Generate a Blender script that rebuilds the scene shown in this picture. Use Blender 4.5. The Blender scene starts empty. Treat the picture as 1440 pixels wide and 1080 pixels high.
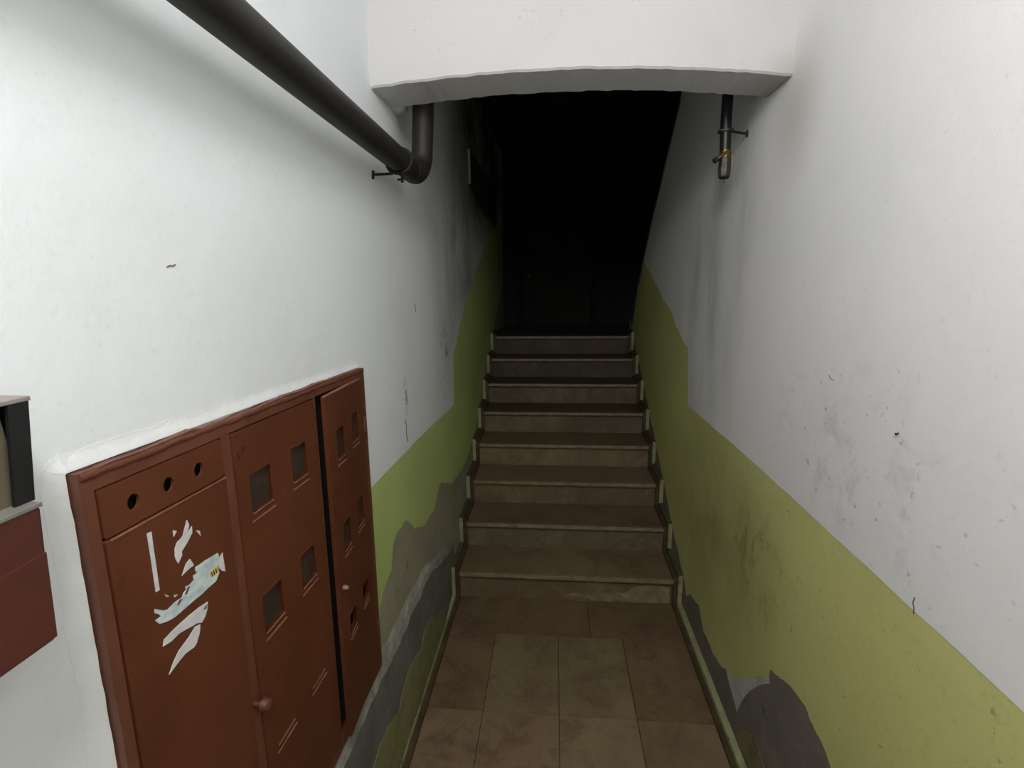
import bpy, bmesh, math, random
from mathutils import Vector, Matrix
from mathutils.geometry import tessellate_polygon
random.seed(7)
sc = bpy.context.scene
COL = sc.collection

# ------------------------------------------------------------------ camera, world, light, exposure
cam_d = bpy.data.cameras.new('camera'); cam_d.sensor_width = 36.0; cam_d.lens = 17.297; cam_d.clip_start = 0.02
cam = bpy.data.objects.new('camera', cam_d); COL.objects.link(cam)
Rv = Vector((0.99633, 0.08464, -0.01254)); Uv = Vector((-0.00463, 0.19970, 0.97985)); Fv = Vector((-0.08544, 0.97620, -0.19936))
m = Matrix.Identity(4)
for i in range(3):
    m[i][0] = Rv[i]; m[i][1] = Uv[i]; m[i][2] = -Fv[i]; m[i][3] = (0.5598, 0.0, 1.8516)[i]
cam.matrix_world = m
sc.camera = cam
w = bpy.data.worlds.new('world'); sc.world = w; w.use_nodes = True
w.node_tree.nodes['Background'].inputs[0].default_value = (0.6, 0.7, 0.8, 1)
w.node_tree.nodes['Background'].inputs[1].default_value = 0.0
ld = bpy.data.lights.new('corridor_lamp_light', 'POINT'); ld.energy = 68; ld.shadow_soft_size = 0.17; ld.color = (1.0, 0.985, 0.97)
lo = bpy.data.objects.new('corridor_lamp_light', ld); lo.location = (0.52, -0.20, 2.86); COL.objects.link(lo)
# added soft fill, set as daylight from an unseen doorway behind the camera
ad = bpy.data.lights.new('doorway_fill', 'AREA'); ad.shape = 'RECTANGLE'; ad.size = 1.0; ad.size_y = 2.0; ad.energy = 10; ad.color = (0.93, 0.97, 1.0)
ao = bpy.data.objects.new('doorway_fill', ad); ao.location = (0.62, -2.15, 1.15); ao.rotation_euler = (math.radians(90), 0, math.radians(180)); COL.objects.link(ao)
vs = sc.view_settings; vs.view_transform = 'Standard'; vs.look = 'None'; vs.gamma = 1.0; vs.use_curve_mapping = False
vs.exposure = 0.0
sc.cycles.max_bounces = 10; sc.cycles.diffuse_bounces = 6

XL, XR, X0, X1 = -0.05, 1.30, 0.0, 1.25      # wall planes, clear width of the stair
ZC = 3.30

# ------------------------------------------------------------------ helpers
def s2l(c): return c / 12.92 if c <= 0.04045 else ((c + 0.055) / 1.055) ** 2.4
def rgb(r, g, b): return (s2l(r / 255), s2l(g / 255), s2l(b / 255), 1.0)

class N:
    """small node-tree writer"""
    def __init__(s, name):
        s.m = bpy.data.materials.new(name); s.m.use_nodes = True
        s.t = s.m.node_tree; s.b = s.t.nodes['Principled BSDF']
        g = s.t.nodes.new('ShaderNodeNewGeometry'); s.pos = g.outputs['Position']
    def n(s, k, **kw):
        x = s.t.nodes.new(k)
        for a, v in kw.items(): setattr(x, a, v)
        return x
    def put(s, sock, v):
        if isinstance(v, bpy.types.NodeSocket): s.t.links.new(v, sock)
        else: sock.default_value = v
    def noise(s, scale, detail=5, rough=0.6, stretch=None, off=(0, 0, 0), dist=0.0):
        mp = s.n('ShaderNodeMapping'); s.put(mp.inputs[0], s.pos)
        mp.inputs['Location'].default_value = off
        if stretch: mp.inputs['Scale'].default_value = stretch
        x = s.n('ShaderNodeTexNoise'); s.put(x.inputs['Vector'], mp.outputs[0])
        x.inputs['Scale'].default_value = scale; x.inputs['Detail'].default_value = detail; x.inputs['Roughness'].default_value = rough
        x.inputs['Distortion'].default_value = dist
        return x.outputs[0]
    def ramp(s, v, a, b, lo=0.0, hi=1.0):
        x = s.n('ShaderNodeMapRange', interpolation_type='SMOOTHSTEP'); s.put(x.inputs[0], v)
        for i, q in enumerate((a, b, lo, hi)): x.inputs[i + 1].default_value = q
        return x.outputs[0]
    def math(s, op, a, b=0.5):
        x = s.n('ShaderNodeMath', operation=op); s.put(x.inputs[0], a); s.put(x.inputs[1], b); return x.outputs[0]
    def mul(s, a, b): return s.math('MULTIPLY', a, b)
    def mix(s, f, a, b):
        x = s.n('ShaderNodeMix', data_type='RGBA'); s.put(x.inputs[0], f); s.put(x.inputs[6], a); s.put(x.inputs[7], b); return x.outputs[2]
    def spot(s, c, r, soft=1.0):
        """1 inside an ellipsoid round c, falling to 0 at its rim"""
        a = s.n('ShaderNodeVectorMath', operation='SUBTRACT'); s.put(a.inputs[0], s.pos); a.inputs[1].default_value = c
        d = s.n('ShaderNodeVectorMath', operation='DIVIDE'); s.put(d.inputs[0], a.outputs[0]); d.inputs[1].default_value = r
        l = s.n('ShaderNodeVectorMath', operation='LENGTH'); s.put(l.inputs[0], d.outputs[0])
        return s.ramp(l.outputs['Value'], 1.0 - soft, 1.0, 1.0, 0.0)
    def bump(s, h, strength, dist=0.01):
        x = s.n('ShaderNodeBump'); x.inputs['Strength'].default_value = strength; x.inputs['Distance'].default_value = dist
        s.put(x.inputs['Height'], h); s.put(s.b.inputs['Normal'], x.outputs[0])
    def done(s, col, rough=0.8, metal=0.0, spec=None):
        s.put(s.b.inputs['Base Color'], col); s.put(s.b.inputs['Roughness'], rough); s.b.inputs['Metallic'].default_value = metal
        if spec is not None: s.b.inputs['Specular IOR Level'].default_value = spec
        return s.m

loc_of = {}
def new_obj(name, verts, faces, mat, parent=None, smooth=False, bevel=0.0, recalc=True, sharp=35):
    vs_ = [Vector(v) for v in verts]
    lo_ = Vector((min(v[i] for v in vs_) for i in range(3))); hi_ = Vector((max(v[i] for v in vs_) for i in range(3)))
    c = (lo_ + hi_) / 2
    me = bpy.data.meshes.new(name); me.from_pydata([v - c for v in vs_], [], faces)
    bm = bmesh.new(); bm.from_mesh(me)
    bmesh.ops.remove_doubles(bm, verts=bm.verts, dist=1e-6)
    if recalc: bmesh.ops.recalc_face_normals(bm, faces=bm.faces)
    if bevel > 0:
        es = [e for e in bm.edges if len(e.link_faces) == 2 and e.calc_face_angle(0) > math.radians(30)]
        bmesh.ops.bevel(bm, geom=es, offset=bevel, segments=2, affect='EDGES', profile=0.5, clamp_overlap=True)
    if smooth:
        for f in bm.faces: f.smooth = True
        for e in bm.edges:
            if len(e.link_faces) == 2 and e.calc_face_angle(0) > math.radians(sharp): e.smooth = False
    bm.to_mesh(me); bm.free()
    me.materials.append(mat)
    o = bpy.data.objects.new(name, me); COL.objects.link(o); o.location = c
    loc_of[o.name] = c.copy()
    if parent is not None:
        o.parent = parent; o.matrix_parent_inverse = Matrix.Translation(-loc_of[parent.name])
    return o
def empty(name, loc, label, cat):
    o = bpy.data.objects.new(name, None); o.empty_display_size = 0.05; COL.objects.link(o); o.location = loc
    loc_of[o.name] = Vector(loc); tag(o, label, cat); return o
def tag(o, label, cat, group=None):
    o['label'] = label; o['category'] = cat
    if group: o['group'] = group
def struct(o): o['kind'] = 'structure'; return o

class G:
    """geometry collector"""
    def __init__(s): s.v = []; s.f = []
    def add(s, v, f):
        k = len(s.v); s.v += [tuple(q) for q in v]; s.f += [tuple(k + i for i in q) for q in f]; return s
    def box(s, a, b):
        x0, y0, z0 = a; x1, y1, z1 = b
        return s.add([(x0, y0, z0), (x1, y0, z0), (x1, y1, z0), (x0, y1, z0), (x0, y0, z1), (x1, y0, z1), (x1, y1, z1), (x0, y1, z1)],
                     [(0, 3, 2, 1), (4, 5, 6, 7), (0, 1, 5, 4), (1, 2, 6, 5), (2, 3, 7, 6), (3, 0, 4, 7)])
    def tube(s, pts, r, n=20, caps=True):
        pts = [Vector(p) for p in pts]; rs = r if isinstance(r, (list, tuple)) else [r] * len(pts)
        t0 = (pts[1] - pts[0]).normalized(); u = t0.orthogonal().normalized(); rings = []
        for i, p in enumerate(pts):
            t = (pts[min(i + 1, len(pts) - 1)] - pts[max(i - 1, 0)]).normalized()
            u = (u - t * u.dot(t)).normalized(); w_ = t.cross(u)
            rings.append([p + (u * math.cos(2 * math.pi * k / n) + w_ * math.sin(2 * math.pi * k / n)) * rs[i] for k in range(n)])
        v = [q for g in rings for q in g]; f = []
        for i in range(len(rings) - 1):
            for k in range(n):
                f.append((i * n + k, i * n + (k + 1) % n, (i + 1) * n + (k + 1) % n, (i + 1) * n + k))
        if caps: f.append(tuple(range(n))[::-1]); f.append(tuple((len(rings) - 1) * n + k for k in range(n)))
        return s.add(v, f)
    def slab(s, outer, holes, P, t0, t1):
        """plate: 2-D outline with holes, P(a, b, t) maps to 3-D, between depths t0 and t1"""
        loops = [outer] + list(holes)
        tri = tessellate_polygon([[Vector((a, b, 0)) for a, b in L] for L in loops])
        flat = [p for L in loops for p in L]; n = len(flat)
        v = [P(a, b, t0) for a, b in flat] + [P(a, b, t1) for a, b in flat]
        f = [tuple(t) for t in tri] + [tuple(n + i for i in reversed(t)) for t in tri]
        k = 0
        for L in loops:
            for i in range(len(L)):
                a, b = k + i, k + (i + 1) % len(L); f.append((a, b, n + b, n + a))
            k += len(L)
        return s.add(v, f)
    def obj(s, name, mat, parent=None, **k): return new_obj(name, s.v, s.f, mat, parent, **k)
def box(name, a, b, mat, parent=None, bevel=0.0): return G().box(a, b).obj(name, mat, parent, bevel=bevel)

def jag(pts, amp, minlen=0.012, rnd=None):
    """fractal roughening of an open line"""
    rnd = rnd or random
    out = [pts[0]]
    for (a0, b0), (a1, b1) in zip(pts, pts[1:]):
        def rec(p, q, am):
            L = math.hypot(q[0] - p[0], q[1] - p[1])
            if L < minlen: return [q]
            k = min(1.0, L / 0.15)
            mx = ((p[0] + q[0]) / 2 + rnd.gauss(0, am * k * 0.6), (p[1] + q[1]) / 2 + rnd.gauss(0, am * k))
            return rec(p, mx, am) + rec(mx, q, am)
        out += rec((a0, b0), (a1, b1), amp)
    return out
PL = lambda a, b, t: (XL + t, a, b)       # on the left wall, t = how proud
PR = lambda a, b, t: (XR - t, a, b)       # on the right wall

# ------------------------------------------------------------------ materials
def mat_white(name='white_limewash', tint=(206, 209, 210), side=0):
    k = N(name)
    col = k.mix(k.mul(k.ramp(k.noise(1.7, 4), 0.4, 0.75), 0.35), rgb(*tint), rgb(212, 213, 212))
    sm = k.ramp(k.noise(9, 8, 0.75, dist=0.6), 0.5, 0.72)
    if side == 1:      # right wall: rubbed grime above the green, streaks under the beam
        a = k.mul(k.spot((XR, 1.25, 1.38), (0.5, 0.75, 0.42)), k.math('ADD', sm, 0.15))
        col = k.mix(k.mul(a, 0.30), col, rgb(128, 126, 124))
        st = k.ramp(k.noise(6, 5, 0.6, stretch=(1, 1.0, 0.3)), 0.35, 0.8)
        b = k.mul(k.spot((XR, 2.5, 1.9), (0.5, 0.9, 1.1)), k.math('ADD', st, 0.3))
        col = k.mix(k.mul(b, 0.42), col, rgb(118, 118, 112))
        c = k.mul(k.spot((XR, 2.75, 1.25), (0.5, 0.35, 0.35)), k.math('ADD', sm, 0.2))
        col = k.mix(k.mul(c, 0.6), col, rgb(92, 90, 80))
        sp = k.mul(k.ramp(k.noise(34, 3, 0.5), 0.655, 0.74), k.spot((XR, 1.2, 1.4), (0.5, 0.8, 0.5)))
        col = k.mix(k.mul(sp, 0.6), col, rgb(116, 108, 104))
        col = k.mix(k.mul(k.spot((XR, 1.72, 2.36), (0.3, 0.22, 0.30)), 0.35), col, rgb(150, 135, 115))
    if side == -1:
        a = k.mul(k.spot((XL, 2.75, 1.45), (0.5, 0.42, 0.42)), k.math('ADD', sm, 0.2))
        col = k.mix(k.mul(a, 0.75), col, rgb(100, 98, 86))
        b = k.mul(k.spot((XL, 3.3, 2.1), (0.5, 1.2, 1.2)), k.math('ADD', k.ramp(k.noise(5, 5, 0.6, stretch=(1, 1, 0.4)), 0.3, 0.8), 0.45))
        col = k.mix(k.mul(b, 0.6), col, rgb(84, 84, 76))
        t_ = k.mul(k.spot((XL, 4.35, 2.95), (0.6, 1.9, 1.0), 0.6), k.math('ADD', k.ramp(k.noise(3, 4), 0.3, 0.7, 0.0, 0.3), 0.72))  # shade beyond the beam put into the upper wall colour
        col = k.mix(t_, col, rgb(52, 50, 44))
        c = k.mul(k.spot((XL, 1.93, 1.40), (0.3, 0.035, 0.14)), k.ramp(k.noise(30, 4), 0.45, 0.6))
        col = k.mix(k.mul(c, 0.8), col, rgb(130, 128, 122))
    col = k.mix(k.mul(k.ramp(k.noise(60, 4, 0.7), 0.55, 0.8), 0.14), col, rgb(150, 150, 150))
    h = k.math('ADD', k.mul(k.noise(26, 6, 0.62), 0.6), k.mul(k.noise(3.2, 3, 0.5), 1.6))
    k.bump(h, 0.35, 0.006)
    return k.done(col, 0.88, spec=0.2)

def mat_green(name, side):
    k = N(name)
    n1 = k.ramp(k.noise(2.1, 5), 0.35, 0.7)
    a, b = (rgb(184, 200, 130), rgb(174, 190, 118)) if side < 0 else (rgb(198, 198, 132), rgb(188, 188, 124))
    col = k.mix(n1, a, b)
    if side > 0:
        col = k.mix(k.mul(k.spot((XR, 0.9, 0.95), (0.6, 0.55, 0.4)), 0.55), col, rgb(204, 194, 128))
        sm = k.math('ADD', k.ramp(k.noise(7, 8, 0.75, dist=0.8), 0.45, 0.7), 0.25)
        col = k.mix(k.mul(k.mul(k.spot((XR, 1.75, 0.85), (0.6, 0.42, 0.38)), sm), 0.7), col, rgb(104, 100, 62))
        col = k.mix(k.mul(k.mul(k.spot((XR, 1.58, 0.74), (0.6, 0.10, 0.12)), sm), 0.7), col, rgb(122, 88, 44))
        gr_ = k.mul(k.spot((XR, 2.25, 0.75), (0.6, 0.85, 0.7)), k.ramp(k.noise(4, 5, 0.6, off=(2, 2, 2)), 0.3, 0.7, 0.45, 1.0))
        col = k.mix(k.mul(gr_, 0.7), col, rgb(118, 114, 78))
        sc_ = k.mul(k.ramp(k.noise(26, 4, 0.6, stretch=(1, 1, 0.35), dist=1.5), 0.66, 0.70), k.spot((XR, 1.6, 0.85), (0.5, 0.5, 0.4)))
        col = k.mix(k.mul(sc_, 0.8), col, rgb(58, 52, 36))
        col = k.mix(k.mul(k.ramp(k.noise(40, 3, 0.6), 0.66, 0.72), 0.45), col, rgb(108, 92, 60))
    col = k.mix(k.mul(k.ramp(k.noise(55, 3, 0.7), 0.5, 0.8), 0.2), col, rgb(104, 118, 70))
    k.bump(k.math('ADD', k.mul(k.noise(30, 6, 0.65), 0.5), k.mul(k.noise(3.5, 3), 1.4)), 0.35, 0.006)
    return k.done(col, 0.62, spec=0.3)

def mat_noise(name, c1, c2, scale=6, rough=0.8, bump=0.3, c3=None, metal=0.0, bscale=30, bd=0.004, spec=None, stretch=None, r3=(0.58, 0.7), sc3=14):
    k = N(name)
    col = k.mix(k.ramp(k.noise(scale, 6, 0.65, stretch=stretch), 0.35, 0.68), rgb(*c1), rgb(*c2))
    if c3: col = k.mix(k.mul(k.ramp(k.noise(sc3, 6, 0.7, off=(5, 2, 1)), *r3), 0.8), col, rgb(*c3))
    k.bump(k.noise(bscale, 5, 0.6), bump, bd)
    return k.done(col, rough, metal, spec)

M = {}
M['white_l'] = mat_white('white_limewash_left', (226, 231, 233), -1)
M['white_r'] = mat_white('white_limewash_right', (229, 227, 228), 1)
M['white_b'] = mat_white('white_limewash_beam', (196, 195, 195), 0)
M['green_l'] = mat_green('green_oil_paint_left', -1)
M['green_r'] = mat_green('green_oil_paint_right', 1)
M['putty'] = mat_noise('grey_putty', (154, 150, 130), (140, 136, 118), 5, 0.9, 0.4, (116, 113, 100))
M['render'] = mat_noise('dark_cement', (112, 113, 106), (90, 92, 87), 6, 0.95, 0.6, (62, 64, 64))
M['render_r'] = mat_noise('bare_cement', (122, 114, 104), (104, 98, 92), 5, 0.95, 0.5, (66, 64, 60))
M['ridge'] = mat_noise('pale_cement', (146, 144, 132), (124, 123, 113), 12, 0.95, 0.8, (100, 100, 94))
M['primer'] = mat_noise('white_primer', (190, 190, 186), (160, 160, 150), 12, 0.9, 0.4)
M['oldgreen'] = mat_noise('old_green_paint', (136, 136, 92), (116, 116, 80), 9, 0.7, 0.4, (88, 88, 72))
M['olive'] = mat_noise('olive_patch', (128, 120, 78), (104, 98, 70), 9, 0.8, 0.4, (84, 80, 66))
M['cement'] = mat_noise('floor_bed', (52, 46, 40), (40, 36, 30), 9, 0.95, 0.4)
M['dark_wall'] = mat_noise('shade_dark_plaster', (40, 40, 36), (30, 30, 27), 3, 0.9, 0.3)  # near-black: darkness of the unlit stair hall put into the colour
M['ceil'] = mat_noise('ceiling_plaster', (190, 190, 186), (170, 170, 166), 3, 0.9, 0.3)
M['plaster_rim'] = mat_noise('fresh_white_plaster', (228, 232, 233), (220, 223, 224), 8, 0.9, 0.5, (190, 192, 192), bscale=26, bd=0.006, r3=(0.66, 0.78))
M['pipe'] = mat_noise('black_brown_pipe_paint', (40, 37, 33), (30, 28, 25), 8, 0.55, 0.35, (58, 44, 37), bscale=16, bd=0.003, spec=0.4, r3=(0.62, 0.8))
M['hose'] = mat_noise('black_pipe', (22, 22, 24), (16, 16, 18), 8, 0.4, 0.1)
M['steel'] = mat_noise('dull_steel', (104, 100, 88), (72, 68, 60), 30, 0.55, 0.2, (70, 60, 44), metal=0.85)
M['brass'] = mat_noise('aged_brass', (124, 106, 66), (84, 72, 42), 30, 0.42, 0.2, metal=0.85)
M['rust'] = mat_noise('rusty_iron', (46, 38, 34), (32, 28, 26), 40, 0.7, 0.3, metal=0.4)
M['red'] = mat_noise('red_oxide_paint', (96, 52, 31), (84, 43, 24), 3.5, 0.5, 0.22, (76, 39, 24), bscale=9, bd=0.003, spec=0.35)
M['redframe'] = mat_noise('red_oxide_frame_paint', (104, 62, 45), (92, 52, 36), 9, 0.5, 0.5, (130, 90, 76), bscale=24, bd=0.006, r3=(0.66, 0.8))
M['redbox'] = mat_noise('dark_red_paint', (80, 38, 28), (74, 34, 25), 5, 0.5, 0.15, (68, 34, 28))
M['dark'] = mat_noise('dark_inside', (26, 20, 18), (18, 14, 12), 5, 0.9, 0.1)
M['pane'] = mat_noise('dusty_pane', (62, 50, 42), (48, 39, 33), 14, 0.45, 0.05, spec=0.5)
M['paper'] = mat_noise('torn_white_paper', (214, 210, 208), (196, 196, 198), 30, 0.85, 0.3, (168, 160, 158))
M['paperblue'] = mat_noise('torn_printed_paper', (206, 214, 214), (164, 186, 192), 34, 0.8, 0.3, (214, 208, 200), stretch=(1, 1, 2))
M['yellow'] = mat_noise('yellow_print', (206, 176, 60), (196, 160, 50), 30, 0.8, 0.1)
M['ink'] = mat_noise('black_ink', (34, 30, 28), (26, 22, 22), 30, 0.8, 0.1)
M['hair'] = mat_noise('brown_crack', (92, 80, 66), (74, 64, 54), 30, 0.8, 0.1)
M['metal_edge'] = mat_noise('pale_edge', (142, 104, 84), (116, 74, 56), 30, 0.5, 0.2)  # paler red; highlights of the window lips put into the colour
M['board'] = mat_noise('pale_wood_board', (92, 83, 66), (78, 70, 56), 7, 0.7, 0.2, stretch=(1, 1, 0.2))
M['greysteel'] = mat_noise('grey_sheet_steel', (120, 118, 112), (92, 90, 86), 14, 0.5, 0.2)
M['pinkgrey'] = mat_noise('dusty_box_top', (146, 134, 132), (130, 118, 116), 14, 0.7, 0.2)
M['lime'] = mat_noise('lime_crust', (150, 140, 114), (122, 108, 84), 12, 0.8, 0.3, (104, 90, 70))
M['skirt_dirty'] = mat_noise('grimy_green_skirting', (84, 82, 56), (66, 66, 44), 12, 0.7, 0.3, (52, 48, 36))
M['skirt_in'] = mat_noise('brown_marble_edge', (84, 68, 46), (66, 52, 36), 9, 0.5, 0.2, (50, 40, 30))
M['skirt_out'] = mat_noise('green_washed_skirting', (162, 162, 122), (138, 138, 100), 14, 0.6, 0.3, (88, 88, 62))
M['nosing'] = mat_noise('worn_step_edge', (142, 130, 106), (120, 108, 86), 14, 0.5, 0.2, (98, 86, 68))

def mat_marble(name, c1, c2, c3, stain, off, rough=0.5):
    k = N(name)
    col = k.mix(k.ramp(k.noise(2.2, 4, 0.6, off=off), 0.32, 0.7), rgb(*c1), rgb(*c2))
    col = k.mix(k.mul(k.ramp(k.noise(5.5, 8, 0.78, off=off[::-1], dist=0.5), 0.45, 0.66), 0.8), col, rgb(*c3))
    col = k.mix(k.mul(k.ramp(k.noise(11, 7, 0.8, off=off), 0.55, 0.72), 0.35), col, rgb(*stain))
    v = k.noise(14, 6, 0.75, off=off, dist=0.9)
    vein = k.ramp(k.math('ABSOLUTE', k.math('SUBTRACT', v, 0.5)), 0.0, 0.02, 1.0, 0.0)
    col = k.mix(k.mul(vein, 0.12), col, rgb(*stain))
    col = k.mix(k.mul(k.ramp(k.noise(70, 3, 0.6, off=off), 0.62, 0.72), 0.4), col, rgb(44, 34, 26))
    k.bump(k.noise(40, 4, 0.6, off=off), 0.15, 0.002)
    return k.done(col, rough, spec=0.35)
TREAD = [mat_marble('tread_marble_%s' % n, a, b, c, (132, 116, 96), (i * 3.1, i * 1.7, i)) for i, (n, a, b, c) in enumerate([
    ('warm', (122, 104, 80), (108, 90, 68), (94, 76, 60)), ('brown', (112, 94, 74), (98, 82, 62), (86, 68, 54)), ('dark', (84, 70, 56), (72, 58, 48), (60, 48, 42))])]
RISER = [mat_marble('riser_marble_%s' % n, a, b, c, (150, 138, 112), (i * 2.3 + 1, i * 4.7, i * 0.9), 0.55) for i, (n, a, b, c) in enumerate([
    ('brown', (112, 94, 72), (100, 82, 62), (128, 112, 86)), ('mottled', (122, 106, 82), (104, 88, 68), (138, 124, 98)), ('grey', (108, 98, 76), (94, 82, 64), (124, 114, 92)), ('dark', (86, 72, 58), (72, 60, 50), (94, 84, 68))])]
# pale lime stain along the foot of the first riser
TILES = [mat_marble('tile_marble_%s' % n, a, b, c, (150, 136, 112), (i * 5.3 + 2, i * 1.1, i * 2.9), 0.5) for i, (n, a, b, c) in enumerate([
    ('sand', (130, 114, 86), (112, 96, 72), (98, 80, 62)), ('brown', (116, 96, 72), (102, 82, 62), (86, 66, 52)),
    ('pinkish', (132, 112, 88), (116, 96, 74), (98, 78, 62)), ('light', (136, 120, 92), (120, 102, 78), (104, 86, 68))])]

# ------------------------------------------------------------------ dimensions of the stair
Y1, T, H, NS = 2.612, 0.2929, 0.1703, 8
ZL = NS * H; YL = Y1 + (NS - 1) * T; YE = 5.95
def rise_y(i): return Y1 + i * T          # front of riser i (0..7)

# ------------------------------------------------------------------ walls
wl = struct(G().box((XL - 0.15, -1.9, -0.05), (XL, YE, ZC)).obj('wall_left', M['putty']))
rnd = random.Random(3)
dadoL = [(-1.9, 1.19), (1.5, 1.19), (2.0, 1.178), (2.87, 1.135), (2.90, 1.44), (3.40, 1.756), (4.86, 2.37), (YE, 2.50)]
dl = jag(dadoL[:4], 0.0012, 0.02, rnd) + jag(dadoL[3:5], 0.006, 0.02, rnd)[1:] + jag(dadoL[4:], 0.006, 0.02, rnd)[1:]
greyL = [(-1.9, 0.60), (1.45, 0.62), (1.503, 0.743), (1.563, 0.782), (1.636, 0.796), (1.652, 0.84), (1.667, 0.882), (1.733, 0.909), (1.80, 0.905), (1.864, 0.885),
         (1.95, 0.80), (1.99, 0.79), (2.038, 0.765), (2.12, 0.73), (2.295, 0.721), (2.357, 0.762), (2.43, 0.80), (2.489, 0.797), (2.68, 0.70), (2.954, 0.652), (3.362, 0.66), (3.6, 0.74), (YE, 1.9)]
gl = jag(greyL, 0.009, 0.006, rnd)
G().slab([(a, b) for a, b in gl] + [(a, b + 0.004) for a, b in reversed(dl)], [], PL, 0.0, 0.0016).obj('green_paint', M['green_l'], wl)
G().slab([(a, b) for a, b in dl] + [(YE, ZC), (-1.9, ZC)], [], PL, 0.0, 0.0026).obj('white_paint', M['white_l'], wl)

diag = [(3.16, ZC), (3.276, 2.912), (3.731, 2.541), (4.02, 2.31), (4.32, 2.037), (4.56, 1.79), (4.769, 1.50), (4.95, ZL)]
diag[0] = (2.85, ZC)
wr = struct(G().slab([(-1.9, -0.05), (4.95, -0.05)] + list(reversed(diag)) + [(-1.9, ZC)], [], PR, -0.12, 0.0).obj('wall_right', M['render_r']))
dadoR = [(-1.9, 1.18), (0.72, 1.182), (1.80, 1.192), (2.72, 1.178), (2.775, 1.49), (2.93, 1.53), (3.321, 1.70), (4.32, 2.033)]
dr = jag(dadoR[:4], 0.0012, 0.02, rnd) + jag(dadoR[3:5], 0.006, 0.02, rnd)[1:] + jag(dadoR[4:], 0.006, 0.02, rnd)[1:]
greyR = [(-1.9, 0.30), (0.90, 0.0), (0.98, 0.22), (1.06, 0.46), (1.144, 0.575), (1.183, 0.598), (1.235, 0.605), (1.293, 0.626), (1.364, 0.616), (1.469, 0.572), (1.518, 0.556), (1.53, 0.505),
         (1.60, 0.45), (1.67, 0.38), (1.78, 0.28), (1.90, 0.215), (1.986, 0.178), (2.104, 0.165), (2.20, 0.162), (2.235, 0.19), (2.297, 0.235), (2.42, 0.20), (2.52, 0.14), (2.60, 0.21), (2.9, 0.36), (4.95, 1.50)]
gr = jag(greyR, 0.007, 0.006, rnd)
G().slab([(a, b) for a, b in gr] + [(4.95, ZL), (4.769, 1.50), (4.56, 1.79), (4.32, 2.037)] + [(a, b + 0.004) for a, b in reversed(dr)], [], PR, 0.0, 0.0016).obj('green_paint', M['green_r'], wr)
G().slab([(a, b) for a, b in dr] + [(4.32, 2.037), (4.02, 2.31), (3.731, 2.541), (3.276, 2.912), (2.85, ZC), (-1.9, ZC)], [], PR, 0.0, 0.0026).obj('white_paint', M['white_r'], wr)
G().slab(jag([(1.90, 0.222), (1.84, 0.19), (1.749, 0.150), (1.70, 0.26), (1.66, 0.33), (1.60, 0.41), (1.515, 0.50), (1.54, 0.53), (1.67, 0.41), (1.80, 0.29), (1.90, 0.222)], 0.004, 0.012, rnd)[:-1], [], PR, 0.0, 0.0010).obj('primer_patch', M['primer'], wr)
G().slab(jag([(1.74, 0.06), (1.71, 0.10), (1.66, 0.16), (1.60, 0.195), (1.54, 0.20), (1.47, 0.17), (1.40, 0.10), (1.36, 0.04), (1.5, 0.03), (1.74, 0.06)], 0.006, 0.012, rnd)[:-1], [], PR, 0.0, 0.0012).obj('olive_paint_patch', M['olive'], wr)
# raised plaster bead along the sloping end of the right wall
t_ = struct(G().slab([(a, b) for a, b in diag[1:]] + [(a - 0.018 - 0.002 * i, b - 0.016) for i, (a, b) in reversed(list(enumerate(diag[1:])))], [], PR, 0.0, 0.0055).obj('trim_1', M['greysteel']))

# plinth of render along the foot of the left wall with its ragged pale top
ys = [-1.9 + i * 0.05 for i in range(93)]
def zt(y):
    ks = [(-1.9, 0.56), (1.0, 0.565), (1.3, 0.585), (1.9, 0.56), (2.1, 0.545), (2.3, 0.46), (2.5, 0.385), (2.7, 0.33)]
    for (a, b), (c, d) in zip(ks, ks[1:]):
        if a <= y <= c: return b + (d - b) * (y - a) / (c - a)
    return ks[-1][1]
rp = random.Random(11)
jit = {y: (rp.uniform(-0.008, 0.008), rp.uniform(-0.012, 0.012)) for y in ys}
prof = [(y, zt(y) + jit[y][0], zt(y) - 0.050 * (1 - 0.4 * max(0, (y - 1.9) / 0.8)) + jit[y][1]) for y in ys]
v, f = [], []
for y, a, b in prof:
    th = 0.024 if y < 2.3 else 0.024 * max(0.15, (2.72 - y) / 0.42)
    v += [(XL, y, 0.0), (XL + th, y, 0.0), (XL + th, y, b), (XL, y, b)]
for i in range(len(prof) - 1):
    for k_ in range(4): f.append((4 * i + k_, 4 * i + (k_ + 1) % 4, 4 * i + 4 + (k_ + 1) % 4, 4 * i + 4 + k_))
f += [(0, 1, 2, 3), tuple(4 * (len(prof) - 1) + q for q in (3, 2, 1, 0))]
new_obj('cement_plinth', v, f, M['render'], wl)
v, f = [], []
for y, a, b in prof:
    th = 0.024 if y < 2.3 else 0.024 * max(0.15, (2.72 - y) / 0.42)
    v += [(XL, y, b - 0.004), (XL + th + 0.002, y, b - 0.006), (XL + th * 0.75, y, b + 0.022), (XL + th * 0.3, y, a - 0.01), (XL, y, a)]
for i in range(len(prof) - 1):
    for k_ in range(5): f.append((5 * i + k_, 5 * i + (k_ + 1) % 5, 5 * i + 5 + (k_ + 1) % 5, 5 * i + 5 + k_))
f += [(0, 1, 2, 3, 4), tuple(5 * (len(prof) - 1) + q for q in (4, 3, 2, 1, 0))]
new_obj('cement_ridge', v, f, M['ridge'], wl)
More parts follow.
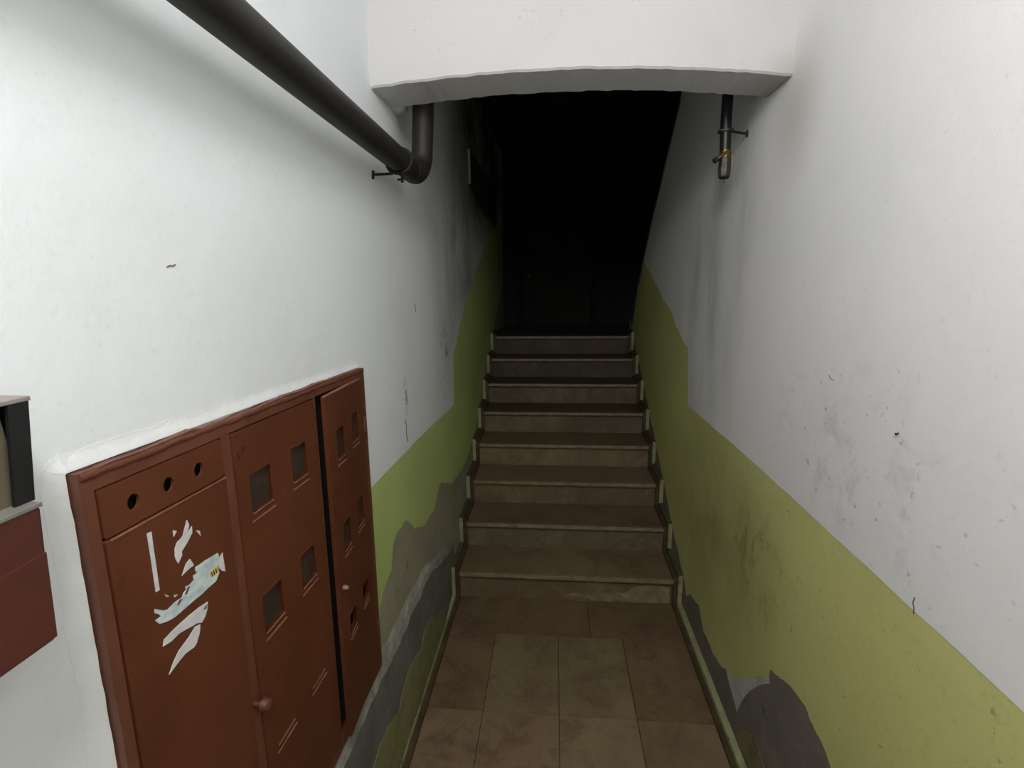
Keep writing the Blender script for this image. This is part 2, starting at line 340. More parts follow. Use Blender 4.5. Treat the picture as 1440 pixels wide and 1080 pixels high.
olg = [(-1.9, 0.29), (1.2, 0.30), (1.354, 0.325), (1.45, 0.30), (1.50, 0.285), (1.55, 0.245), (1.60, 0.29), (1.70, 0.318), (1.78, 0.30), (1.88, 0.26), (1.921, 0.303), (2.034, 0.296), (2.10, 0.25), (2.145, 0.215), (2.226, 0.20), (2.32, 0.12), (2.36, 0.03)]
G().slab(jag(olg, 0.010, 0.012, rnd) + [(-1.9, 0.03)], [], PL, 0.0235, 0.0255).obj('old_green_paint', M['oldgreen'], wl)

# beam across the passage, its lower edge slightly arched
def bz(x, back=False):
    u = (x - 0.58) / 0.68
    return 2.522 - 0.040 * u * u + (0.002 if back else 0)
rb = random.Random(5)
nx = 56; v, f = [], []
for i in range(nx + 1):
    x = XL + (XR - XL) * i / nx; j = rb.uniform(-0.0016, 0.0016); jj = rb.uniform(-0.002, 0.002)
    yf = 1.735 + 0.03 * i / nx; yb = 1.935 + 0.02 * i / nx
    v += [(x, yf, ZC), (x, yf, bz(x) + 0.006 + j), (x, yf + 0.006, bz(x) + j), (x, yb, bz(x, 1) + jj), (x, yb + 0.004, bz(x, 1) + 0.02), (x, yb, ZC)]
for i in range(nx):
    for k_ in range(6): f.append((6 * i + k_, 6 * i + (k_ + 1) % 6, 6 * i + 6 + (k_ + 1) % 6, 6 * i + 6 + k_))
f += [(0, 1, 2, 3, 4, 5), tuple(6 * nx + q for q in (5, 4, 3, 2, 1, 0))]
def mat_beam():
    k = N('pitted_beam_plaster')
    col = k.mix(k.mul(k.ramp(k.noise(2.4, 4), 0.4, 0.75), 0.4), rgb(202, 201, 202), rgb(192, 191, 191))
    pit = k.ramp(k.noise(70, 4, 0.7), 0.64, 0.70)
    pit = k.mul(pit, k.ramp(k.noise(4, 2), 0.45, 0.6))
    col = k.mix(k.mul(pit, 0.35), col, rgb(120, 118, 114))
    col = k.mix(k.mul(k.spot((XR, 1.9, 2.47), (0.14, 0.4, 0.12)), 0.5), col, rgb(150, 132, 112))
    h = k.math('SUBTRACT', k.math('ADD', k.mul(k.noise(22, 6, 0.62), 0.5), k.mul(k.noise(4, 3), 1.2)), k.mul(pit, 0.5))
    k.bump(h, 0.4, 0.006)
    return k.done(col, 0.88, spec=0.2)
M['beam'] = mat_beam()
beam = struct(new_obj('wall_beam', v, f, M['beam'])); beam['label'] = 'white plastered beam across the corridor'
# rough lump of plaster where the beam meets the left wall by the pipe
g = G(); rl = random.Random(2); vv = []; na, nb = 10, 6
for a in range(na):
    for b in range(nb):
        th, ph = math.pi * 2 * a / na, math.pi * b / (nb - 1)
        r = 1 + rl.uniform(-0.12, 0.12) if 0 < b < nb - 1 else 1
        vv.append((XL + 0.012 + 0.045 * math.sin(ph) * math.cos(th) * r, 1.975 + 0.06 * math.sin(ph) * math.sin(th) * r, 2.512 + 0.030 * math.cos(ph) * r))
g.add(vv, [(a * nb + b, ((a + 1) % na) * nb + b, ((a + 1) % na) * nb + b + 1, a * nb + b + 1) for a in range(na) for b in range(nb - 1)])
g.obj('plaster_lump', M['beam'], beam, smooth=True, sharp=80)

# ceiling, floor bed, landing, back of the stair hall
struct(box('ceiling', (XL - 0.15, -1.9, ZC), (XR + 0.12, 1.95, ZC + 0.1), M['ceil']))
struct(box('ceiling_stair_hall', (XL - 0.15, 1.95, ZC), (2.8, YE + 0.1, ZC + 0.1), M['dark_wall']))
struct(G().slab([(XL - 0.15, -0.05), (XL - 0.15, ZC), (XR + 0.12, ZC), (XR + 0.12, -0.05), (1.12, -0.05), (1.12, 2.15), (0.12, 2.15), (0.12, -0.05)], [], lambda a, b, t: (a, t, b), -2.0, -1.9).obj('wall_front', M['ceil']))  # unseen wall; its doorway opening is added for the fill light
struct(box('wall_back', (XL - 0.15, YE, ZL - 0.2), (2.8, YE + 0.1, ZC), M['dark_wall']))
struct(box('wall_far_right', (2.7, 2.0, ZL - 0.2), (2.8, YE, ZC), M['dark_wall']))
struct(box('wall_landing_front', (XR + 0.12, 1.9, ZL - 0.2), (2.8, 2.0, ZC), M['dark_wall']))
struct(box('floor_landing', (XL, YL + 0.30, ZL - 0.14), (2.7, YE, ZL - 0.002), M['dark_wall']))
floor = struct(box('floor', (XL, -1.9, -0.05), (XR, Y1 + 0.03, -0.018), M['cement']))
def tile(x0, x1, y0, y1, mt, dz=0.0):
    g = 0.0011
    box('tile', (x0 + g, y0 + g, -0.018), (x1 - g, y1 - g, dz), mt, floor, bevel=0.0008)
cols = [X0, 0.252, 0.588, 0.924, X1]
rows = [2.325, 1.83, 1.335, 0.84, 0.345, -0.15, -0.645, -1.14, -1.9]
tile(X0, 0.76, 2.325, Y1 + 0.02, TILES[1]); tile(0.76, X1, 2.325, Y1 + 0.02, TILES[1], 0.0006)
pick = {(0, 0): 1, (0, 1): 0, (0, 2): 0, (0, 3): 1, (1, 0): 2, (1, 1): 2, (1, 2): 3, (1, 3): 2}
rt = random.Random(9)
for r in range(len(rows) - 1):
    for c in range(4):
        tile(cols[c], cols[c + 1], rows[r + 1], rows[r], TILES[pick.get((r, c), rt.randrange(4))], rt.uniform(-0.0006, 0.0006))

# door in the back wall of the landing, almost lost in the dark
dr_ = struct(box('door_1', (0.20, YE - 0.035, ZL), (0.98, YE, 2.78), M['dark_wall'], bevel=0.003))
box('door_frame', (0.13, YE - 0.055, ZL), (0.20, YE, 2.86), M['dark'], dr_)
box('door_frame', (0.98, YE - 0.055, ZL), (1.05, YE, 2.86), M['dark'], dr_)
box('door_frame', (0.20, YE - 0.055, 2.78), (0.98, YE, 2.86), M['dark'], dr_)
box('panel', (0.30, YE - 0.045, ZL + 0.12), (0.88, YE - 0.034, ZL + 0.62), M['dark_wall'], dr_, bevel=0.004)
box('panel', (0.30, YE - 0.045, ZL + 0.74), (0.88, YE - 0.034, ZL + 1.32), M['dark_wall'], dr_, bevel=0.004)
G().tube([(0.26, YE - 0.03, 1.95), (0.26, YE - 0.09, 1.95)], [0.012, 0.02], 12).obj('door_knob', M['steel'], dr_)

# ------------------------------------------------------------------ staircase
st = empty('staircase', (0.625, Y1, 0.0), 'flight of eight worn brown marble steps rising into the dark between green walls', 'staircase')
for i in range(NS):
    y = rise_y(i); z0 = i * H; z1 = (i + 1) * H; sk = 0.012
    yb = rise_y(i + 1) + 0.03 if i < NS - 1 else YL + 0.32
    box('riser', (X0, y + 0.022, z0 + (0.0 if i else -0.015)), (X1, y + 0.05, z1 - 0.03), RISER[(0, 2, 0, 1, 2, 2, 3, 3)[i]], st, bevel=0.001)  # upper steps in darker marble: light fading up the flight, put into colour
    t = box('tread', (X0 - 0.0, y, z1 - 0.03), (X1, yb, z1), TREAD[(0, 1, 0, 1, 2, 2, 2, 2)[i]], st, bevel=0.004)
    # chipped, scuffed arris of the tread, paler than its top
    g = G(); rr = random.Random(40 + i); nn = 40; vv = []
    for k_ in range(nn + 1):
        x = X0 + 0.003 + (X1 - X0 - 0.006) * k_ / nn; a = rr.uniform(0.004, 0.013); b = rr.uniform(0.020, 0.024)
        vv += [(x, y + a, z1 + 0.0006), (x, y - 0.0008, z1 - 0.002), (x, y - 0.0008, z1 - b), (x, y + 0.004, z1 - b), (x, y + a, z1 - 0.004)]
    g.add(vv, [(5 * k_ + q, 5 * k_ + (q + 1) % 5, 5 * k_ + 5 + (q + 1) % 5, 5 * k_ + 5 + q) for k_ in range(nn) for q in range(5)] + [(0, 1, 2, 3, 4), tuple(5 * nn + q for q in (4, 3, 2, 1, 0))])
    g.obj('nosing', M['nosing'], t)
G().slab(jag([(0.62, 0.035), (0.70, 0.055), (0.74, 0.03), (0.80, 0.05), (0.90, 0.06), (0.98, 0.062), (1.02, 0.10), (1.10, 0.115), (1.235, 0.11), (1.24, 0.01), (1.10, 0.006), (0.95, 0.012), (0.84, 0.008), (0.76, 0.02), (0.62, 0.035)], 0.006, 0.012, random.Random(77))[:-1], [], lambda a, b, t: (a, t, b), Y1 + 0.0215, Y1 + 0.0222).obj('lime_stain', M['lime'], st)
# skirting beside the steps: brown inner slip, painted outer board, one pair per step and side
def stepped(i, xa, xb, hh, yf, mt):
    y = rise_y(i) + yf; yn = (rise_y(i + 1) + yf) if i < NS - 1 else YL + 0.28
    z0 = i * H; z1 = (i + 1) * H
    low = z0 + (hh if i else 0.0)
    out = [(y, low), (y, z1 + hh), (yn, z1 + hh), (yn, z1 - 0.03), (y + 0.05, z1 - 0.03), (y + 0.05, low)]
    o = G().slab(out, [], lambda a, b, t: (t, a, b), xa, xb).obj('skirting', mt, st, bevel=0.0015)
    if mt is M['skirt_dirty']:
        box('end_face', (xa + 0.003, y - 0.0015, low + 0.003), (xb - 0.002, y + 0.004, z1 + hh - 0.001), M['skirt_out'], o)
for i in range(NS):
    stepped(i, X0 - 0.022, X0, 0.016, -0.002, M['skirt_in']); stepped(i, X1, X1 + 0.022, 0.016, -0.002, M['skirt_in'])
    stepped(i, XL, X0 - 0.022, 0.036, -0.006, M['skirt_dirty']); stepped(i, X1 + 0.022, XR, 0.036, -0.006, M['skirt_dirty'])
# skirting along the corridor floor
for nm, xa, xb, hh, mt in (('baseboard_left', XL, X0 - 0.022, 0.034, 'skirt_out'), ('baseboard_right', X1 + 0.022, XR, 0.034, 'skirt_out')):
    bsb = struct(box(nm, (xa, -1.9, -0.018), (xb, Y1 - 0.007, hh), M[mt], bevel=0.003))
    ia, ib = (X0 - 0.022, X0) if 'left' in nm else (X1, X1 + 0.022)
    box('marble_slip', (ia, -1.9, -0.018), (ib, Y1 - 0.003, 0.012), M['skirt_in'], bsb, bevel=0.0015)

# ------------------------------------------------------------------ black drain pipe, left wall
px, pz, pr = 0.036, 2.262, 0.040
pp = empty('drain_pipe', (px, 1.93, pz), 'thick dark pipe along the left wall that elbows up behind the beam', 'pipe')
G().tube([(px, -1.9, pz + 0.055), (px, 0.6, pz + 0.019), (px, 1.2, pz + 0.009), (px, 1.86, pz)], [0.0375, 0.0375, 0.0385, 0.040], 32).obj('pipe_run', M['pipe'], pp, smooth=True)
R_ = 0.080; ye = 1.905
arc = [(px, 1.86, pz), (px, ye - 0.03, pz)] + [(px + 0.016 * k_ / 10, ye + R_ * math.sin(k_ * math.pi / 20), pz + R_ * (1 - math.cos(k_ * math.pi / 20))) for k_ in range(11)]
G().tube(arc, 0.0408, 32).obj('elbow', M['pipe'], pp, smooth=True)
G().tube([(px + 0.016, ye + R_, pz + R_), (px + 0.032, ye + R_, 2.55), (px + 0.034, ye + R_, ZC)], 0.0400, 32).obj('pipe_riser', M['pipe'], pp, smooth=True)
yc = 1.735
ringpts = lambda r, y, lean: [(px + r * math.cos(a), y + lean * math.sin(a), pz + r * math.sin(a)) for a in [2 * math.pi * q / 28 for q in range(29)]]
cl = G().tube(ringpts(pr + 0.003, yc, 0.018), 0.0055, 8).obj('pipe_clamp', M['rust'], pp, smooth=True)
G().tube([(px - 0.02, yc - 0.012, pz - 0.042), (XL + 0.004, yc - 0.035, pz - 0.048)], 0.0045, 10).obj('wall_pin', M['rust'], cl, smooth=True)
G().tube([(XL + 0.006, yc - 0.040, pz - 0.062), (XL + 0.006, yc - 0.034, pz - 0.036)], 0.005, 8).obj('pin_head', M['rust'], cl)
G().tube([(px + 0.004, yc + 0.012, pz - 0.040), (px + 0.004, yc + 0.010, pz - 0.066)], [0.004, 0.0055], 8).tube([(px - 0.012, yc + 0.01, pz - 0.058), (px + 0.018, yc + 0.01, pz - 0.054)], 0.0035, 8).obj('clamp_bolt', M['rust'], cl)

# ------------------------------------------------------------------ gas stub on the right wall
hx, hy = 1.212, 2.10
gp = empty('gas_pipe', (hx, hy, 2.25), 'slim black pipe with a brass and steel tap hanging below the beam, right wall', 'pipe')
G().tube([(hx - 0.006, hy, ZC), (hx - 0.004, hy, 2.45), (hx, hy, 2.345)], 0.0205, 20).obj('pipe_riser', M['hose'], gp, smooth=True)
c2 = G().tube([(hx - 0.002 + 0.024 * math.cos(a), hy + 0.024 * math.sin(a), 2.414) for a in [2 * math.pi * q / 24 for q in range(25)]], 0.006, 8).obj('pipe_clamp', M['steel'], gp, smooth=True)
G().tube([(hx + 0.022, hy, 2.412), (XR - 0.004, hy + 0.015, 2.405)], 0.0042, 10).tube([(XR - 0.005, hy + 0.015, 2.394), (XR - 0.005, hy + 0.015, 2.417)], 0.006, 8).obj('wall_pin', M['rust'], c2, smooth=True)
G().tube([(hx, hy, 2.352), (hx, hy, 2.340), (hx + 0.001, hy, 2.338), (hx + 0.001, hy, 2.318)], [0.019, 0.019, 0.022, 0.021], 20).obj('brass_fitting', M['brass'], gp, smooth=True)
tp = G().tube([(hx + 0.002, hy, 2.320), (hx + 0.002, hy, 2.31), (hx + 0.002, hy, 2.27), (hx + 0.002, hy, 2.262), (hx + 0.002, hy, 2.248)], [0.020, 0.023, 0.0245, 0.023, 0.021], 8).obj('tap_body', M['steel'], gp, smooth=True, sharp=25)
G().tube([(hx + 0.002, hy, 2.250), (hx + 0.002, hy, 2.243)], [0.0215, 0.017], 20).obj('outlet', M['dark'], tp)
G().tube([(hx, hy - 0.018, 2.334), (hx - 0.020, hy - 0.022, 2.322), (hx - 0.038, hy - 0.022, 2.308)], [0.006, 0.007, 0.006], 10).obj('tap_stem', M['brass'], tp, smooth=True)
G().tube([(hx - 0.034, hy - 0.022, 2.312), (hx - 0.046, hy - 0.022, 2.302)], [0.010, 0.010], 12).obj('tap_knob', M['rust'], tp, smooth=True)
G().tube([(hx + 0.024, hy - 0.01, 2.325), (hx + 0.028, hy - 0.012, 2.29)], 0.0035, 8).obj('lever', M['brass'], tp)
G().tube([(hx + 0.001, hy - 0.004, 2.245), (hx + 0.003, hy - 0.004, 2.225)], 0.0012, 6).obj('wire', M['rust'], tp)

# ------------------------------------------------------------------ meter cupboard in the left wall
A0, B0 = 0.528, 1.626; rot = math.radians(1.45)
def CW(a, b):           # cupboard plane: a along the wall, b downwards from the top
    return (A0 + a * math.cos(rot) - b * math.sin(rot), B0 - a * math.sin(rot) - b * math.cos(rot))
XF = -0.030             # frame face
def PC(a, b, t): y, z = CW(a, b); return (t, y, z)
def rect(a0, b0, a1, b1): return [(a0, b0), (a1, b0), (a1, b1), (a0, b1)]
def rrect(a0, b0, a1, b1, r):
    out = []
    for cx, cy, s in ((a1 - r, b0 + r, -90), (a1 - r, b1 - r, 0), (a0 + r, b1 - r, 90), (a0 + r, b0 + r, 180)):
        for q in range(4): an = math.radians(s + q * 30); out.append((cx + r * math.cos(an), cy + r * math.sin(an)))
    return out
WA, HB = 0.932, 1.040
cab = empty('meter_cabinet', (XL, A0 + 0.45, 0.58), 'large rust-red metal meter cupboard with three doors set in the left wall', 'cabinet')
ro = random.Random(21)
otop = jag([(0.0, 0.0), (0.20, -0.004), (0.24, 0.004), (0.5, -0.003), (WA, 0.0)], 0.002, 0.02, ro)
oleft = jag([(0.0, HB), (0.001, 0.6), (0.0, 0.3), (0.0, 0.0)], 0.0005, 0.01, ro)
outer = oleft[:-1] + otop + [(WA + 0.002, HB * 0.5), (WA, HB)]
L_OPEN, M_OPEN, R_OPEN = rect(0.018, 0.028, 0.262, 1.012), rect(0.286, 0.027, 0.602, 1.010), rect(0.612, 0.026, 0.908, 1.008)
G().slab(outer, [L_OPEN, M_OPEN, R_OPEN], PC, XL, XF).obj('frame', M['redframe'], cab, bevel=0.0)
# rolled, lumpy paint-clogged top rail
g = G(); pts = []; rs = []
for k_ in range(49):
    a = 0.002 + (WA - 0.006) * k_ / 48; y, z = CW(a, 0.0065 + ro.uniform(-0.0015, 0.0015)); pts.append((XF - 0.004, y, z)); rs.append(0.0065 + ro.uniform(-0.0012, 0.0016))
g.tube(pts, rs, 10).obj('top_rail', M['redframe'], cab, smooth=True, sharp=70)
G().slab(rect(0.01, 0.02, WA - 0.01, HB - 0.01), [], PC, XL - 0.001, XL + 0.003).obj('back_plate', M['dark'], cab)
# top strip with three round holes
circ = lambda a, b, r: [(a + r * math.cos(2 * math.pi * q / 20), b + r * 1.1 * math.sin(2 * math.pi * q / 20)) for q in range(20)]
hs = G().slab(rrect(0.0205, 0.030, 0.2600, 0.098, 0.004), [circ(0.071, 0.066, 0.0105), circ(0.135, 0.066, 0.0105), circ(0.200, 0.0655, 0.0105)], PC, XF - 0.004, XF + 0.0015).obj('hole_strip', M['red'], cab)
# left door: plain, torn notices stuck on it
ldoor = G().slab(rrect(0.0205, 0.1005, 0.2600, 1.010, 0.004), [], PC, XF - 0.005, XF + 0.003).obj('door', M['red'], cab, bevel=0.0008); ldoor['label'] = 'plain left door with torn white paper scraps'
G().slab(rect(0.026, 0.1005, 0.2600, 0.1030), [], PC, XF - 0.001, XF + 0.0042).obj('edge_lip', M['metal_edge'], ldoor)
y, z = CW(0.270, 0.578)
kb = G().tube([(XF, y, z), (XF + 0.014, y, z), (XF + 0.018, y, z), (XF + 0.030, y, z), (XF + 0.033, y, z)], [0.006, 0.006, 0.013, 0.011, 0.006], 16).obj('knob', M['redframe'], ldoor, smooth=True)
PS = lambda a, b, t: (t, a, b)
scr = {'a': [(0.607, 1.504), (0.615, 1.503), (0.6135, 1.46), (0.612, 1.41), (0.605, 1.411), (0.6065, 1.46)],
 'b': [(0.683, 1.487), (0.686, 1.477), (0.6805, 1.465), (0.691, 1.472), (0.69, 1.461), (0.677, 1.451), (0.670, 1.447), (0.663, 1.443), (0.663, 1.437), (0.653, 1.428), (0.650, 1.436), (0.649, 1.443), (0.651, 1.455), (0.658, 1.463), (0.664, 1.4635), (0.67, 1.466), (0.676, 1.476)],
 'c': [(0.653, 1.485), (0.66, 1.48), (0.6525, 1.474)], 'd': [(0.698, 1.461), (0.706, 1.456), (0.707, 1.446), (0.703, 1.452)],
 'e': [(0.656, 1.405), (0.668, 1.419), (0.677, 1.422), (0.683, 1.407), (0.673, 1.407)],
 'f': [(0.739, 1.396), (0.741, 1.388), (0.735, 1.367), (0.736, 1.359), (0.726, 1.350), (0.69, 1.349), (0.66, 1.350), (0.628, 1.3505), (0.615, 1.354), (0.602, 1.360), (0.596, 1.370), (0.607, 1.3695), (0.603, 1.376), (0.597, 1.382), (0.598, 1.388), (0.612, 1.375), (0.621, 1.371), (0.635, 1.373), (0.65, 1.371), (0.653, 1.376), (0.66, 1.378), (0.659, 1.384), (0.668, 1.381), (0.678, 1.383), (0.678, 1.391), (0.687, 1.39), (0.684, 1.397), (0.686, 1.402), (0.708, 1.400)],
 'g': [(0.7505, 1.390), (0.751, 1.353), (0.744, 1.358), (0.738, 1.367), (0.7395, 1.384)],
 'h': [(0.700, 1.328), (0.6975, 1.317), (0.69, 1.307), (0.681, 1.302), (0.672, 1.308), (0.661, 1.311), (0.645, 1.316), (0.632, 1.319), (0.617, 1.318), (0.601, 1.322), (0.605, 1.331), (0.627, 1.333), (0.658, 1.333), (0.68, 1.3315)],
 'i': [(0.677, 1.302), (0.6745, 1.292), (0.671, 1.286), (0.664, 1.277), (0.657, 1.274), (0.645, 1.277), (0.637, 1.278), (0.62, 1.275), (0.603, 1.271), (0.615, 1.284), (0.628, 1.293), (0.651, 1.299), (0.666, 1.306)],
 'j': [(0.619, 1.398), (0.627, 1.389), (0.622, 1.391)], 'k': [(0.635, 1.385), (0.643, 1.381), (0.636, 1.3805)]}
for kx, pts in scr.items():
    pts = jag(pts + [pts[0]], 0.0012, 0.006, random.Random(ord(kx)))[:-1]
    G().slab(pts, [], PS, XF + 0.0028, XF + 0.0038).obj('paper_scrap', M['paperblue'] if kx == 'f' else M['paper'], ldoor)
G().slab([(0.734, 1.374), (0.734, 1.363), (0.724, 1.362), (0.715, 1.365), (0.714, 1.372), (0.722, 1.374)], [], PS, XF + 0.0036, XF + 0.0042).obj('yellow_print', M['yellow'], ldoor)
for a0 in (0.7165, 0.7215, 0.7270):
    G().slab([(a0, 1.372), (a0 + 0.0022, 1.3725), (a0 + 0.003, 1.364), (a0 + 0.0008, 1.3635)], [], PS, XF + 0.004, XF + 0.0045).obj('print_mark', M['ink'], ldoor)
for q in ([(0.655, 1.372), (0.664, 1.380), (0.668, 1.379), (0.660, 1.370)], [(0.637, 1.366), (0.644, 1.371), (0.650, 1.369), (0.640, 1.364)], [(0.690, 1.324), (0.698, 1.325), (0.696, 1.318), (0.688, 1.320)]):
    G().slab(q, [], PS, XF + 0.0036, XF + 0.0041).obj('tear_mark', M['redframe'] if q[0][1] > 1.33 else M['greysteel'], ldoor)  # small red and grey marks on the torn scraps

# window helper for the two windowed doors
def windows(door, wins, base, P, lips=True):
    for (a0, b0, a1, b1, kind) in wins:
        if kind == 'blind':
            G().slab(rrect(a0, b0, a1, b1, 0.003), [], P, base - 0.006, base - 0.0015).obj('window_cover', M['red'], door)
        else:
            G().slab(rrect(a0 - 0.004, b0 - 0.004, a1 + 0.004, b1 + 0.004, 0.004), [rrect(a0, b0, a1, b1, 0.004)], P, base - 0.006, base + 0.0012).obj('window_rim', M['red'], door)
            if kind == 'glass': G().slab(rect(a0 - 0.003, b0 - 0.003, a1 + 0.003, b1 + 0.003), [], P, base - 0.010, base - 0.007).obj('window_pane', M['pane'], door)
            else: G().slab(rect(a0 - 0.003, b0 - 0.003, a1 + 0.003, b1 + 0.003), [], P, XL + 0.002, XL + 0.004).obj('window_hole_back', M['dark'], door)
        G().slab(rect(a0 + 0.002, b1 + 0.0005, a1, b1 + 0.0025), [], P, base + 0.0008, base + 0.0028).obj('window_lip', M['metal_edge'], door)
        G().slab(rect(a0 - 0.002, b1 + 0.016, a1 + 0.006, b1 + 0.0185), [], P, base - 0.001, base + 0.0022).obj('window_lip', M['metal_edge'], door)
mw = []
for r, (b0, b1) in enumerate(((0.122, 0.200), (0.383, 0.462), (0.655, 0.730))):
    mw += [(0.323, b0, 0.394, b1, 'glass' if r < 2 else 'blind'), (0.476, b0 - 0.003, 0.543, b1 - 0.003, 'glass' if r < 2 else 'blind')]
mdoor = G().slab(rrect(0.2885, 0.030, 0.5995, 1.0075, 0.004), [rrect(*q[:4], 0.004) for q in mw], PC, XF - 0.005, XF + 0.003).obj('door', M['red'], cab)
mdoor['label'] = 'middle door with six small windows in three rows'
windows(mdoor, mw, XF + 0.003, PC)
def stroke(pts, wd, name, mt, par, P, t):
    g = G()
    for (a0, b0), (a1, b1) in zip(pts, pts[1:]):
        d = Vector((a1 - a0, b1 - b0)); n_ = Vector((-d.y, d.x)).normalized() * wd / 2
        g.slab([(a0 + n_.x, b0 + n_.y), (a1 + n_.x, b1 + n_.y), (a1 - n_.x, b1 - n_.y), (a0 - n_.x, b0 - n_.y)], [], P, t - 0.0005, t + 0.0006)
    g.obj(name, mt, par)
stroke([(0.297, 0.072), (0.299, 0.084), (0.306, 0.078), (0.296, 0.072), (0.303, 0.068)], 0.0013, 'scribble', M['ink'], mdoor, PC, XF + 0.003)
stroke([(0.311, 0.060), (0.313, 0.075), (0.317, 0.067), (0.312, 0.066)], 0.0013, 'scribble', M['ink'], mdoor, PC, XF + 0.003)
stroke([(0.322, 0.060), (0.317, 0.062), (0.319, 0.068), (0.323, 0.067)], 0.0013, 'scribble', M['ink'], mdoor, PC, XF + 0.003)
# right door: ajar, hinged on its far edge
AH, ang = 0.906, math.radians(4.6)
def PRD(a, b, t):
    da = AH - a; d = t - XF
    return PC(AH - da * math.cos(ang) - d * math.sin(ang), b, XF + da * math.sin(ang) + d * math.cos(ang))
rw = []
for r, (b0, b1) in enumerate(((0.128, 0.208), (0.392, 0.470), (0.665, 0.722))):
    rw += [(0.668, b0, 0.722, b1, 'hole' if r == 2 else 'glass'), (0.790, b0 - 0.012, 0.842, b1 - 0.012, 'hole' if r == 2 else 'glass')]
outer_r = rrect(0.6125, 0.028, 0.906, 1.006, 0.005)
rdoor = G().slab(outer_r, [rrect(*q[:4], 0.004) for q in rw], PRD, XF - 0.010, XF + 0.002).obj('door', M['red'], cab)
rdoor['label'] = 'right door standing ajar with six small windows'
windows(rdoor, rw, XF + 0.002, PRD)
G().slab(rect(0.615, 0.026, 0.900, 0.0285), [], PRD, XF - 0.008, XF + 0.003).obj('edge_lip', M['metal_edge'], rdoor)
q = PRD(0.640, 0.560, XF + 0.002)
G().tube([q, (q[0] + 0.010, q[1], q[2]), (q[0] + 0.014, q[1], q[2])], [0.0075, 0.0065, 0.003], 12).obj('latch', M['metal_edge'], rdoor, smooth=True)
for bb in (0.15, 0.85):
    q = PC(0.909, bb, XF + 0.002); q2 = PC(0.909, bb + 0.05, XF + 0.002)
    G().tube([q, q2], 0.004, 10).obj('hinge', M['redframe'], cab)

# fresh plaster lip round the cupboard (part of the wall)
ri = random.Random(31)
def lip_band(path):
    """ragged raised band; path = (a, b, outward a, outward b, width)"""
    v, f = [], []
    for (a, b, na, nb, w1) in path:
        j1 = ri.uniform(-0.003, 0.003); j0 = ri.uniform(-0.0004, 0.0006); th = 0.007 + ri.uniform(-0.0006, 0.0006)
        for wd, t in ((0.003 + j0, 0.0), (0.002 + j0, th), (0.35 * w1 + j1 * 0.5, th * 0.9), (0.7 * w1 + j1 * 0.7, th * 0.45), (w1 + j1, 0.003), (w1 + j1, 0.0)):
            y, z = CW(a + na * wd, b + nb * wd); v.append((XL + t, y, z))
    n = len(path)
    for i in range(n - 1):
        for k_ in range(6): f.append((6 * i + k_, 6 * i + (k_ + 1) % 6, 6 * i + 6 + (k_ + 1) % 6, 6 * i + 6 + k_))
    f += [tuple(range(6)), tuple(6 * (n - 1) + q for q in (5, 4, 3, 2, 1, 0))]
    return v, f
path = [(0.0, HB * (1 - q / 50), -1.0, 0.0, 0.030 + 0.012 * (1 - q / 50)) for q in range(50)]
path += [(0.0, 0.0, -math.cos(q * math.pi / 20), -math.sin(q * math.pi / 20), 0.030 - 0.0004 * q) for q in range(11)]
path += [(WA * q / 50, 0.0, 0.0, -1.0, 0.026 - 0.006 * q / 50) for q in range(1, 51)]
v, f = lip_band(path)
new_obj('plaster_lip', v, f, M['plaster_rim'], wl, smooth=True, sharp=70)

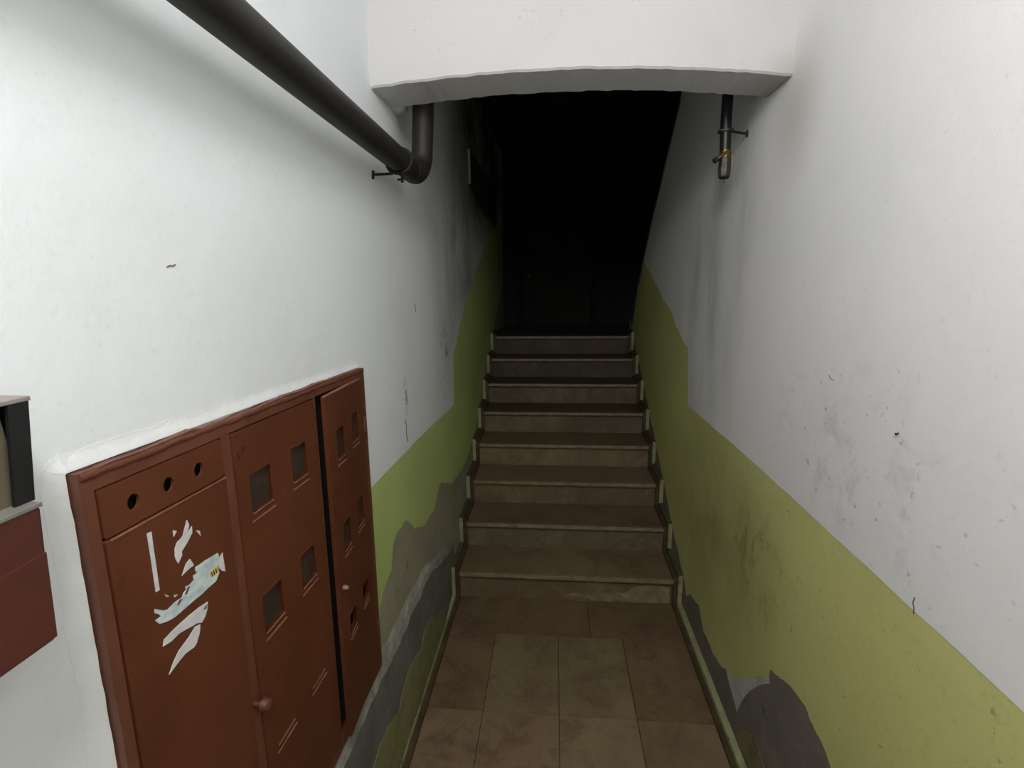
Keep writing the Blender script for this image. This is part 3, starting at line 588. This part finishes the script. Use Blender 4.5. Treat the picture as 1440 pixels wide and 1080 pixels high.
# ------------------------------------------------------------------ letterbox at the left edge
mb = empty('letterbox', (XL, 0.25, 1.49), 'dark red metal letterbox with an open top compartment on the left wall', 'letterbox')
bx0, bx1 = 0.12, 0.440
body = G().slab([(bx0, 1.492), (0.411, 1.492), (0.4235, 1.636), (bx0, 1.636)], [], PS, XL + 0.001, 0.040).obj('body', M['redbox'], mb, bevel=0.003)
G().slab([(bx0, 1.572), (0.4185, 1.588), (0.4115, 1.495), (bx0, 1.495)], [], PS, 0.040, 0.0412).obj('front_flap', M['redbox'], mb, bevel=0.0004)
G().box((XL + 0.001, bx0, 1.636), (0.042, 0.424, 1.641)).obj('shelf', M['greysteel'], mb, bevel=0.001)
G().box((XL + 0.001, bx0, 1.742), (0.031, 0.443, 1.747)).obj('top_plate', M['pinkgrey'], mb, bevel=0.001)
G().slab([(0.426, 1.641), (0.440, 1.742), (0.434, 1.742), (0.420, 1.641)], [], PS, XL + 0.001, 0.026).obj('end_plate', M['hose'], mb)
G().slab([(0.4215, 1.742), (0.441, 1.742), (0.4275, 1.641), (0.409, 1.641)], [], PS, 0.026, 0.030).obj('front_stile', M['hose'], mb)
G().box((XL + 0.001, bx0, 1.641), (XL + 0.006, 0.420, 1.742)).obj('back_plate', M['dark'], mb)
G().slab([(0.36, 1.641), (0.424, 1.641), (0.418, 1.742), (0.36, 1.742)], [], PS, 0.018, 0.022).obj('board', M['board'], mb)

# ------------------------------------------------------------------ small things on the walls
cp = G().slab([(3.64, 2.775), (3.64, 2.545), (3.90, 2.505), (4.12, 2.468), (4.5, 2.44), (5.2, 2.42), (5.2, 2.775)], [], PL, 0.0026, 0.016).obj('boxed_duct', M['dark_wall'], None, bevel=0.001)
tag(cp, 'thin dark boxing with a pale near edge, high on the left wall', 'duct')
G().slab(rect(3.632, 2.545, 3.640, 2.775), [], PL, 0.0026, 0.019).obj('edge_strip', M['white_b'], cp)
nl = G().tube([(XR - 0.001, 1.082, 1.527), (XR - 0.008, 1.080, 1.525)], 0.0016, 8).tube([(XR - 0.008, 1.080, 1.525), (XR - 0.0092, 1.080, 1.5248)], 0.0030, 10).obj('nail', M['rust'])
tag(nl, 'small rusty nail in the right wall high above the green paint', 'nail')
for wall, P, pts, wd, mt in ((wr, PR, [(0.966, 1.212), (0.968, 1.198), (0.963, 1.190), (0.962, 1.178)], 0.0022, 'hair'), (wl, PL, [(0.745, 1.884), (0.752, 1.887), (0.757, 1.886), (0.764, 1.889)], 0.0020, 'metal_edge'),
        (wl, PL, [(2.12, 1.772), (2.135, 1.757), (2.13, 1.735)], 0.006, 'greysteel'), (wl, PL, [(1.90, 1.31), (1.912, 1.28), (1.905, 1.25), (1.915, 1.215)], 0.008, 'greysteel'),
        (wr, PR, [(1.37, 1.60), (1.36, 1.592), (1.345, 1.59)], 0.0022, 'greysteel')):
    stroke(pts, wd, 'scuff_mark', M[mt], wall, P, 0.0028)
